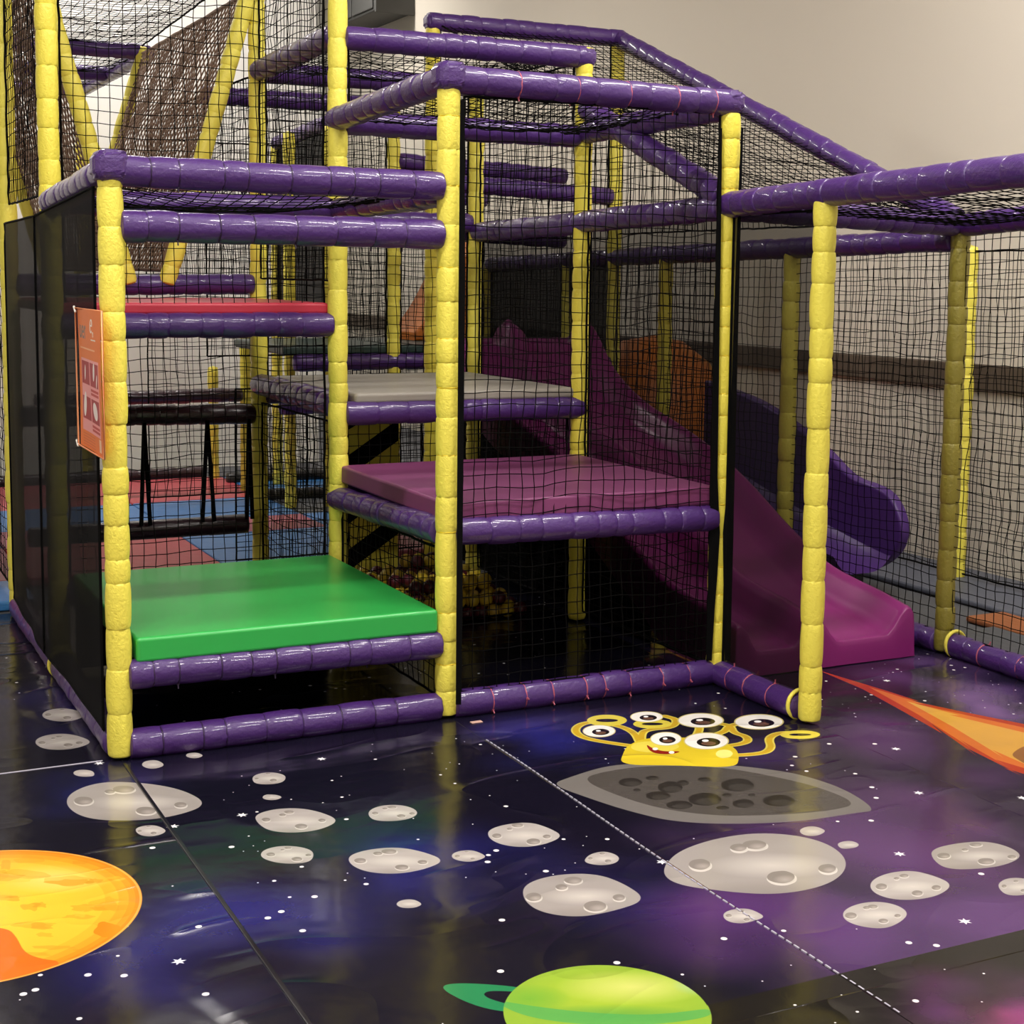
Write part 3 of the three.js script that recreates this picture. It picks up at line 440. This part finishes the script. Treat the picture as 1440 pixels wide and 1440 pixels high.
{
  const X0 = 2.47, X1 = 3.40, prof = [];   // across: x and height relative to the rim
  const lane = (a, b) => { const n = 14; for (let i = 0; i <= n; i++) { const s = i / n, e = smooth(Math.min(s, 1 - s) / 0.24); prof.push([a + (b - a) * s, -0.115 * e]); } };
  prof.push([X0 - 0.004, -0.24]); prof.push([X0, -0.12]); prof.push([X0 + 0.004, -0.02]); prof.push([X0 + 0.015, 0]); lane(X0 + 0.035, 2.845); prof.push([2.865, 0.002]); lane(2.885, X1 - 0.035); prof.push([X1 - 0.015, 0]); prof.push([X1 - 0.004, -0.02]); prof.push([X1, -0.12]); prof.push([X1 + 0.004, -0.24]);
  const nz = 90, pos = [], uv = [], idx = [], np = prof.length;
  for (let j = 0; j <= nz; j++) {
    const s = j / nz; let z = -3.02 + 2.98 * Math.min(1, s / 0.9), y = lerpTable(RIM, z), drop = 0; const f = smooth((s - 0.9) / 0.1);
    for (const [x, dy] of prof) {
      let yy = y + dy, zz = z; const skirt = dy < -0.2;
      if (skirt && z > -0.75) yy = Math.min(yy, yy * (1 - smooth((z + 0.75) / 0.3)) + 0.004);
      if (s > 0.9) { const q = (s - 0.9) / 0.1, top = y + Math.min(dy, 0); zz = z + 0.05 * Math.sin(q * Math.PI / 2) * (dy > -0.1 && dy < 0 ? 1 : 0.95); yy = Math.max(0.004, (top - (top * 0.18) * Math.pow(q, 2)) * (q < 0.55 ? 1 : 1 - smooth((q - 0.55) / 0.45))); if (skirt) yy = 0.004; }
      pos.push(x, yy, zz); uv.push(x, zz);
    }
  }
  for (let j = 0; j < nz; j++) for (let i = 0; i < np - 1; i++) { const a = j * np + i, b = a + np; idx.push(a, b, a + 1, b, b + 1, a + 1); }
  const g = new THREE.BufferGeometry(); g.setAttribute('position', new THREE.Float32BufferAttribute(pos, 3)); g.setAttribute('uv', new THREE.Float32BufferAttribute(uv, 2)); g.setIndex(idx); g.computeVertexNormals();
  const slide = thing('wave_slide', 'magenta purple double wave slide ending between the posts', 'slide');
  part('chute', g, M.slide, slide);
  const lip = new THREE.CapsuleGeometry(0.024, 0.86, 6, 16); lip.rotateZ(Math.PI / 2); lip.translate(2.935, 1.235, -3.02); part('entry_lip', lip, M.slide, slide);
  for (const x of [2.485, 2.865, 3.385]) { const h = new THREE.CapsuleGeometry(0.03, 0.07, 6, 12); h.rotateX(0.5); h.translate(x, 1.31, -2.98); part('rim_knob', h, M.slide, slide); }
  // black cloth closing the space under the slide
  const sh = new THREE.Shape(); sh.moveTo(3.0, 0.0); sh.lineTo(0.72, 0.0); for (let z = -0.72; z > -3.0; z -= 0.1) sh.lineTo(-z, Math.max(0.01, lerpTable(RIM, z) - 0.27)); sh.lineTo(3.0, 1.0); const cg = new THREE.ExtrudeGeometry(sh, { depth: 0.006, bevelEnabled: false }); cg.rotateY(Math.PI / 2); cg.translate(2.505, 0.002, 0);
  single('dark_panel', cg, M.black, 'black cloth closing the dark space under the wave slide', 'cloth panel', 'black mesh panels of the frame');
}
{
  // second, violet slide with a round-ended side wall, against the hall wall
  const slide = thing('curved_slide', 'violet slide with a rounded end wall behind the corridor net', 'slide');
  const sh = new THREE.Shape(); const P = [[2.75, 0.98], [2.2, 0.9], [1.75, 0.76], [1.56, 0.675], [1.42, 0.60], [1.31, 0.562], [1.18, 0.548], [1.06, 0.52], [0.98, 0.45], [0.945, 0.36], [0.97, 0.27], [1.04, 0.2], [1.15, 0.14], [1.3, 0.1], [1.6, 0.09], [2.0, 0.2], [2.75, 0.45]];
  sh.moveTo(P[0][0], P[0][1]); sh.splineThru(P.slice(1).map(p => new THREE.Vector2(p[0], p[1]))); sh.closePath();
  const g = new THREE.ExtrudeGeometry(sh, { depth: 0.03, bevelEnabled: true, bevelThickness: 0.018, bevelSize: 0.018, bevelSegments: 4, curveSegments: 8 }); g.rotateY(Math.PI / 2); g.translate(4.12, 0, 0); part('side_wall', g, M.violetPlastic, slide);
  const pos = [], idx = []; for (let j = 0; j <= 40; j++) { const t = j / 40, z = -2.75 + 1.75 * t, y = 0.14 + 0.36 * Math.pow(1 - t, 1.2); for (let i = 0; i <= 14; i++) { const s = i / 14; pos.push(3.74 + 0.4 * s, y + 0.14 * Math.pow(Math.max(0, s - 0.5) * 2, 3) + 0.1 * Math.pow(Math.max(0, 0.3 - s) / 0.3, 2), z); } }
  for (let j = 0; j < 40; j++) for (let i = 0; i < 14; i++) { const a = j * 15 + i; idx.push(a, a + 15, a + 1, a + 15, a + 16, a + 1); }
  const b = new THREE.BufferGeometry(); b.setAttribute('position', new THREE.Float32BufferAttribute(pos, 3)); b.setIndex(idx); b.computeVertexNormals(); part('trough', b, M.violetPlastic, slide);
  for (const z of [-1.25, -2.5]) part('foot', rbox(3.85, 4.1, 0.002, z < -2 ? 0.4 : 0.13, z - 0.05, z + 0.05, 0.01), M.blackPad, slide);
}

// ---------------------------------------------------------------- loose play pieces
// orange sign hung on the black mesh
{
  const cv = document.createElement('canvas'); cv.width = 420; cv.height = 512; const c = cv.getContext('2d');
  c.fillStyle = '#e8772a'; c.fillRect(0, 0, 420, 512); c.fillStyle = '#6b6a66'; c.font = 'bold 86px sans-serif'; c.fillText('uer', 26, 108);
  c.fillStyle = '#f6e6dc'; c.font = 'italic bold 90px serif'; c.fillText('e', 240, 82); c.font = 'bold 34px sans-serif'; c.fillText('n', 290, 96); c.fillRect(262, 104, 80, 5);
  c.fillStyle = '#f5b183'; c.fillRect(34, 140, 290, 6);
  c.fillStyle = '#f0a0a0'; c.fillRect(40, 180, 340, 268); c.fillStyle = '#a8262c'; for (const [x, y] of [[48, 190], [216, 190], [48, 320], [216, 320]]) c.fillRect(x, y, 152, 84);
  c.fillStyle = '#f3e8e4'; for (const [x, y, a, b] of [[290, 220, 16, 34], [90, 350, 24, 48], [290, 360, 46, 30], [110, 232, 10, 30], [340, 250, 8, 26]]) { c.beginPath(); c.ellipse(x, y, a, b, 0.3, 0, 7); c.fill(); }
  c.fillStyle = '#c23a30'; for (const y of [284, 414]) { c.fillRect(216, y, 150, 9); c.fillRect(216, y + 14, 150, 9); }
  c.fillStyle = '#d4662a'; for (let y = 458; y < 500; y += 10) c.fillRect(46, y, 210, 4); c.fillStyle = '#f5c9a8'; c.fillRect(340, 452, 40, 46);
  const t = new THREE.CanvasTexture(cv); t.colorSpace = THREE.SRGBColorSpace;
  const sign = thing('notice_sign', 'orange printed notice with red picture panels hung on black mesh', 'sign');
  const g = new THREE.PlaneGeometry(0.46, 0.47, 10, 10), p = g.attributes.position; for (let i = 0; i < p.count; i++) p.setZ(i, 0.008 * Math.sin(p.getX(i) * 6 + p.getY(i) * 4)); g.computeVertexNormals();
  const face = part('face', g, new THREE.MeshStandardMaterial({ map: t, roughness: 0.5, side: THREE.DoubleSide }), sign); 
  const hem = strands([[[-0.23, -0.235], [0.23, -0.235], [0.23, 0.235], [-0.23, 0.235], [-0.23, -0.235]].map(q => V3(q[0], q[1], 0.002))], 0.004); part('hem', hem, new THREE.MeshStandardMaterial({ color: 0xf0a070, roughness: 0.6 }), sign);
  const white = new THREE.MeshStandardMaterial({ color: 0xe8e4dc, roughness: 0.5 }); for (const [x, y] of [[-0.225, 0.23], [-0.225, -0.23]]) { const tie = new THREE.CapsuleGeometry(0.004, 0.03, 4, 8); tie.rotateZ(1); tie.translate(x - 0.01, y, 0.004); part('tie', tie, white, sign); }
  sign.rotation.y = -Math.PI / 2; sign.position.set(-0.062, 1.268, -0.075);
}
// hanging bar with straps under the plum rail
{
  const y0 = 0.365, zc = -2 * BV, hang = thing('hanging_bar', 'dark padded bar hung on black straps under the plum rail', 'hanging bar');
  const g = sleeve(1.06, R * 1.15, 77, 2, { step: 0.2, flat: 0.15, pinch: 0.95 }); g.rotateZ(-Math.PI / 2); g.translate(0.06, y0, zc); part('bar', g, M.plum, hang);
  for (const [x, dx] of [[0.60, 0.022], [0.91, 0.03], [1.12, 0.014]]) for (const s of [-1, 1]) { const a = V3(x, 0.9, zc + 0.05), b = V3(x + s * dx, y0 + 0.03, zc + 0.05), d = b.clone().sub(a), L = d.length(), q = new THREE.BoxGeometry(0.02, L, 0.004), m = part('strap', q, M.black, hang); m.position.copy(a).addScaledVector(d, 0.5); m.quaternion.setFromUnitVectors(V3(0, 1, 0), d.normalize()); }
}
// yellow panel with black diagonal stripes
{
  const z = -2.26, p = thing('striped_panel', 'yellow panel with slanting black stripes behind the ball pit', 'panel');
  part('board', rbox(1.60, 1.90, 0.07, 0.98, z - 0.02, z, 0.01), M.yellowB, p);
  for (let i = 0; i < 4; i++) { const h = 0.13 + i * 0.245, sh = new THREE.Shape(); sh.moveTo(1.602, h - 0.04); sh.lineTo(1.898, h + 0.15); sh.lineTo(1.898, Math.min(0.975, h + 0.26)); sh.lineTo(1.602, h + 0.07); sh.closePath(); const g = new THREE.ExtrudeGeometry(sh, { depth: 0.004, bevelEnabled: false }); g.translate(0, 0, z + 0.0005); part('stripe', g, M.black, p); }
  for (const x of [1.63, 1.87]) part('foot', rbox(x - 0.03, x + 0.03, 0.002, 0.08, z - 0.05, z + 0.03, 0.008), M.blackPad, p);
}
// floor mats deep inside the frame, in rows
{
  const rows = [[-2.98, -3.95, ['matPink', 'matRed', 'matBlue', 'matPink']], [-3.96, -4.5, ['matBlue', 'matPink', 'matPink', 'matBlue']], [-4.51, -5.35, ['matBlue', 'matBlue', 'matBlue', 'matGrey']], [-5.36, -6.5, ['matRed', 'matRed', 'matRed', 'matBlue']]], xs = [-0.9, 0.14, 1.165, 2.1, 3.1];
  const words = { matPink: 'dusty pink', matRed: 'red', matBlue: 'blue', matGrey: 'grey' }, where = ['in the row nearest the balls', 'in the narrow second row', 'in the third row', 'in the last row'], side = ['at the outer end', 'beside the outer one', 'in line with the ball pit', 'toward the slide'];
  rows.forEach(([z1, z0, cols], r) => cols.forEach((m, i) => single('floor_mat', rbox(xs[i] + 0.004, xs[i + 1] - 0.004, 0, 0.045, z0, z1, 0.012, 2), M[m], `${words[m]} foam floor mat ${where[r]}, ${side[i]}`, 'mat', 'foam floor mats inside the frame')));
  single('floor_mat', rbox(-1.0, 0.1, 0, 0.05, -2.96, -2.45, 0.012, 2), M.matBlue, 'blue foam floor mat outside the tall outer posts', 'mat', 'foam floor mats inside the frame');
  single('floor_mat', rbox(3.62, 4.05, 0, 0.03, -0.2, 1.9, 0.012, 2), M.matGrey, 'grey floor mat outside the corridor net', 'mat', 'foam floor mats inside the frame');
  single('floor_mat', rbox(4.08, 4.32, 0, 0.03, -0.42, 1.9, 0.012, 2), M.matRust, 'dull orange strip of floor mat outside the corridor net', 'mat', 'foam floor mats inside the frame');
  single('floor_mat', rbox(4.34, 4.95, 0, 0.03, -2.6, 1.9, 0.012, 2), M.matSlate, 'blue grey floor mat along the hall wall', 'mat', 'foam floor mats inside the frame');
  single('foam_block', rbox(-0.75, -0.035, 0.052, 0.42, -3.6, -3.0, 0.03, 3), M.matRed, 'red foam block on the mats at the outer end', 'foam block');
  single('foam_block', rbox(-0.8, -0.04, 0.046, 0.5, -4.4, -3.98, 0.03, 3), M.orange, 'orange topped foam block behind the red one', 'foam block');
}
// orange foam ramp and mound beyond the slide tower
{
  const sh = new THREE.Shape(); sh.moveTo(0, 0); sh.lineTo(0.46, 0); sh.lineTo(0.46, 0.62); sh.quadraticCurveTo(0.3, 0.5, 0.2, 0.3); sh.quadraticCurveTo(0.1, 0.12, 0, 0.03); sh.closePath();
  const g = new THREE.ExtrudeGeometry(sh, { depth: 0.4, bevelEnabled: true, bevelSize: 0.015, bevelThickness: 0.015, bevelSegments: 3 }); g.translate(2.73, 1.217, -4.45);
  single('foam_ramp', g, M.orange, 'curved orange foam ramp on the dark teal platform mat', 'foam ramp');
  const m = new THREE.SphereGeometry(0.62, 36, 20, 0, 6.2832, 0, Math.PI / 2); m.scale(0.9, 2.0, 0.7); const mm = single('foam_mound', m, M.orange, 'rounded orange foam mound seen behind the slide', 'foam mound'); mm.position.set(4.24, 0.003, -3.6);
  const pts = [[0.0, 1.24], [0.2, 1.2], [0.38, 1.06], [0.5, 0.8], [0.58, 0.4], [0.6, 0]]; mm.geometry = new THREE.LatheGeometry(pts.reverse().map(p => new THREE.Vector2(p[0], p[1])), 40);
}
// balls in the pit
{
  const D = 0.07, g = new THREE.SphereGeometry(D / 2, 20, 14), r = rng(4242), mats = [vinyl(0xd8bb30, { roughness: 0.4, bump: 0 }), vinyl(0x5a1426, { roughness: 0.4, bump: 0 }), vinyl(0xcfae40, { roughness: 0.4, bump: 0 })], names = ['yellow', 'dark red', 'mustard'];
  const s = D * 1.004, rows = [];
  for (let layer = 0; layer < 4; layer++) for (let j = 0; j < 13; j++) for (let i = 0; i < 13; i++) {
    const x = 1.30 + (i + (j % 2) * 0.5) * s + (layer % 2) * s * 0.5, z = -1.32 - j * s * 0.8661 - (layer % 2) * s * 0.289, y = D / 2 + 0.001 + layer * s * 0.8166;
    const pile = (1.5 + 2.8 * N1(x * 3.1 + 5, z * 3.1 + 5)) * (z < -1.32 - 0.07 * layer ? 1 : 0); if (layer > pile - 1 || x > 2.2 - layer * 0.06 || (x > 1.57 && x < 1.93 && z < -2.17)) continue;
    rows.push([x, y, z, layer]);
  }
  rows.sort((a, b) => b[2] - a[2] || b[3] - a[3]);
  for (const [x, y, z] of rows.slice(0, 290)) { const kk = r() < 0.58 ? 0 : r() < 0.75 ? 1 : 2, m = single('play_ball', g, mats[kk], `${names[kk]} plastic ball in the ball pit below the grey platform`, 'ball', `${names[kk]} balls in the pit`); m.position.set(x, y, z); }
}
// wall unit high on the right wall
{
  const u = thing('wall_unit', 'dark grey unit fixed high on the hall wall', 'wall unit');
  part('body', rbox(XR - 0.42, XR - 0.001, 4.27, 4.95, -11.0, -9.66, 0.02), M.unit, u); part('front_panel', rbox(XR - 0.44, XR - 0.421, 4.3, 4.92, -10.3, -9.7, 0.008), M.unit, u); part('front_panel', rbox(XR - 0.44, XR - 0.421, 4.3, 4.92, -10.95, -10.34, 0.008), M.unit, u); part('side_frame', rbox(XR - 0.43, XR - 0.001, 4.25, 4.97, -9.655, -9.62, 0.008), M.unit, u);
}
renderer.render(scene, camera);
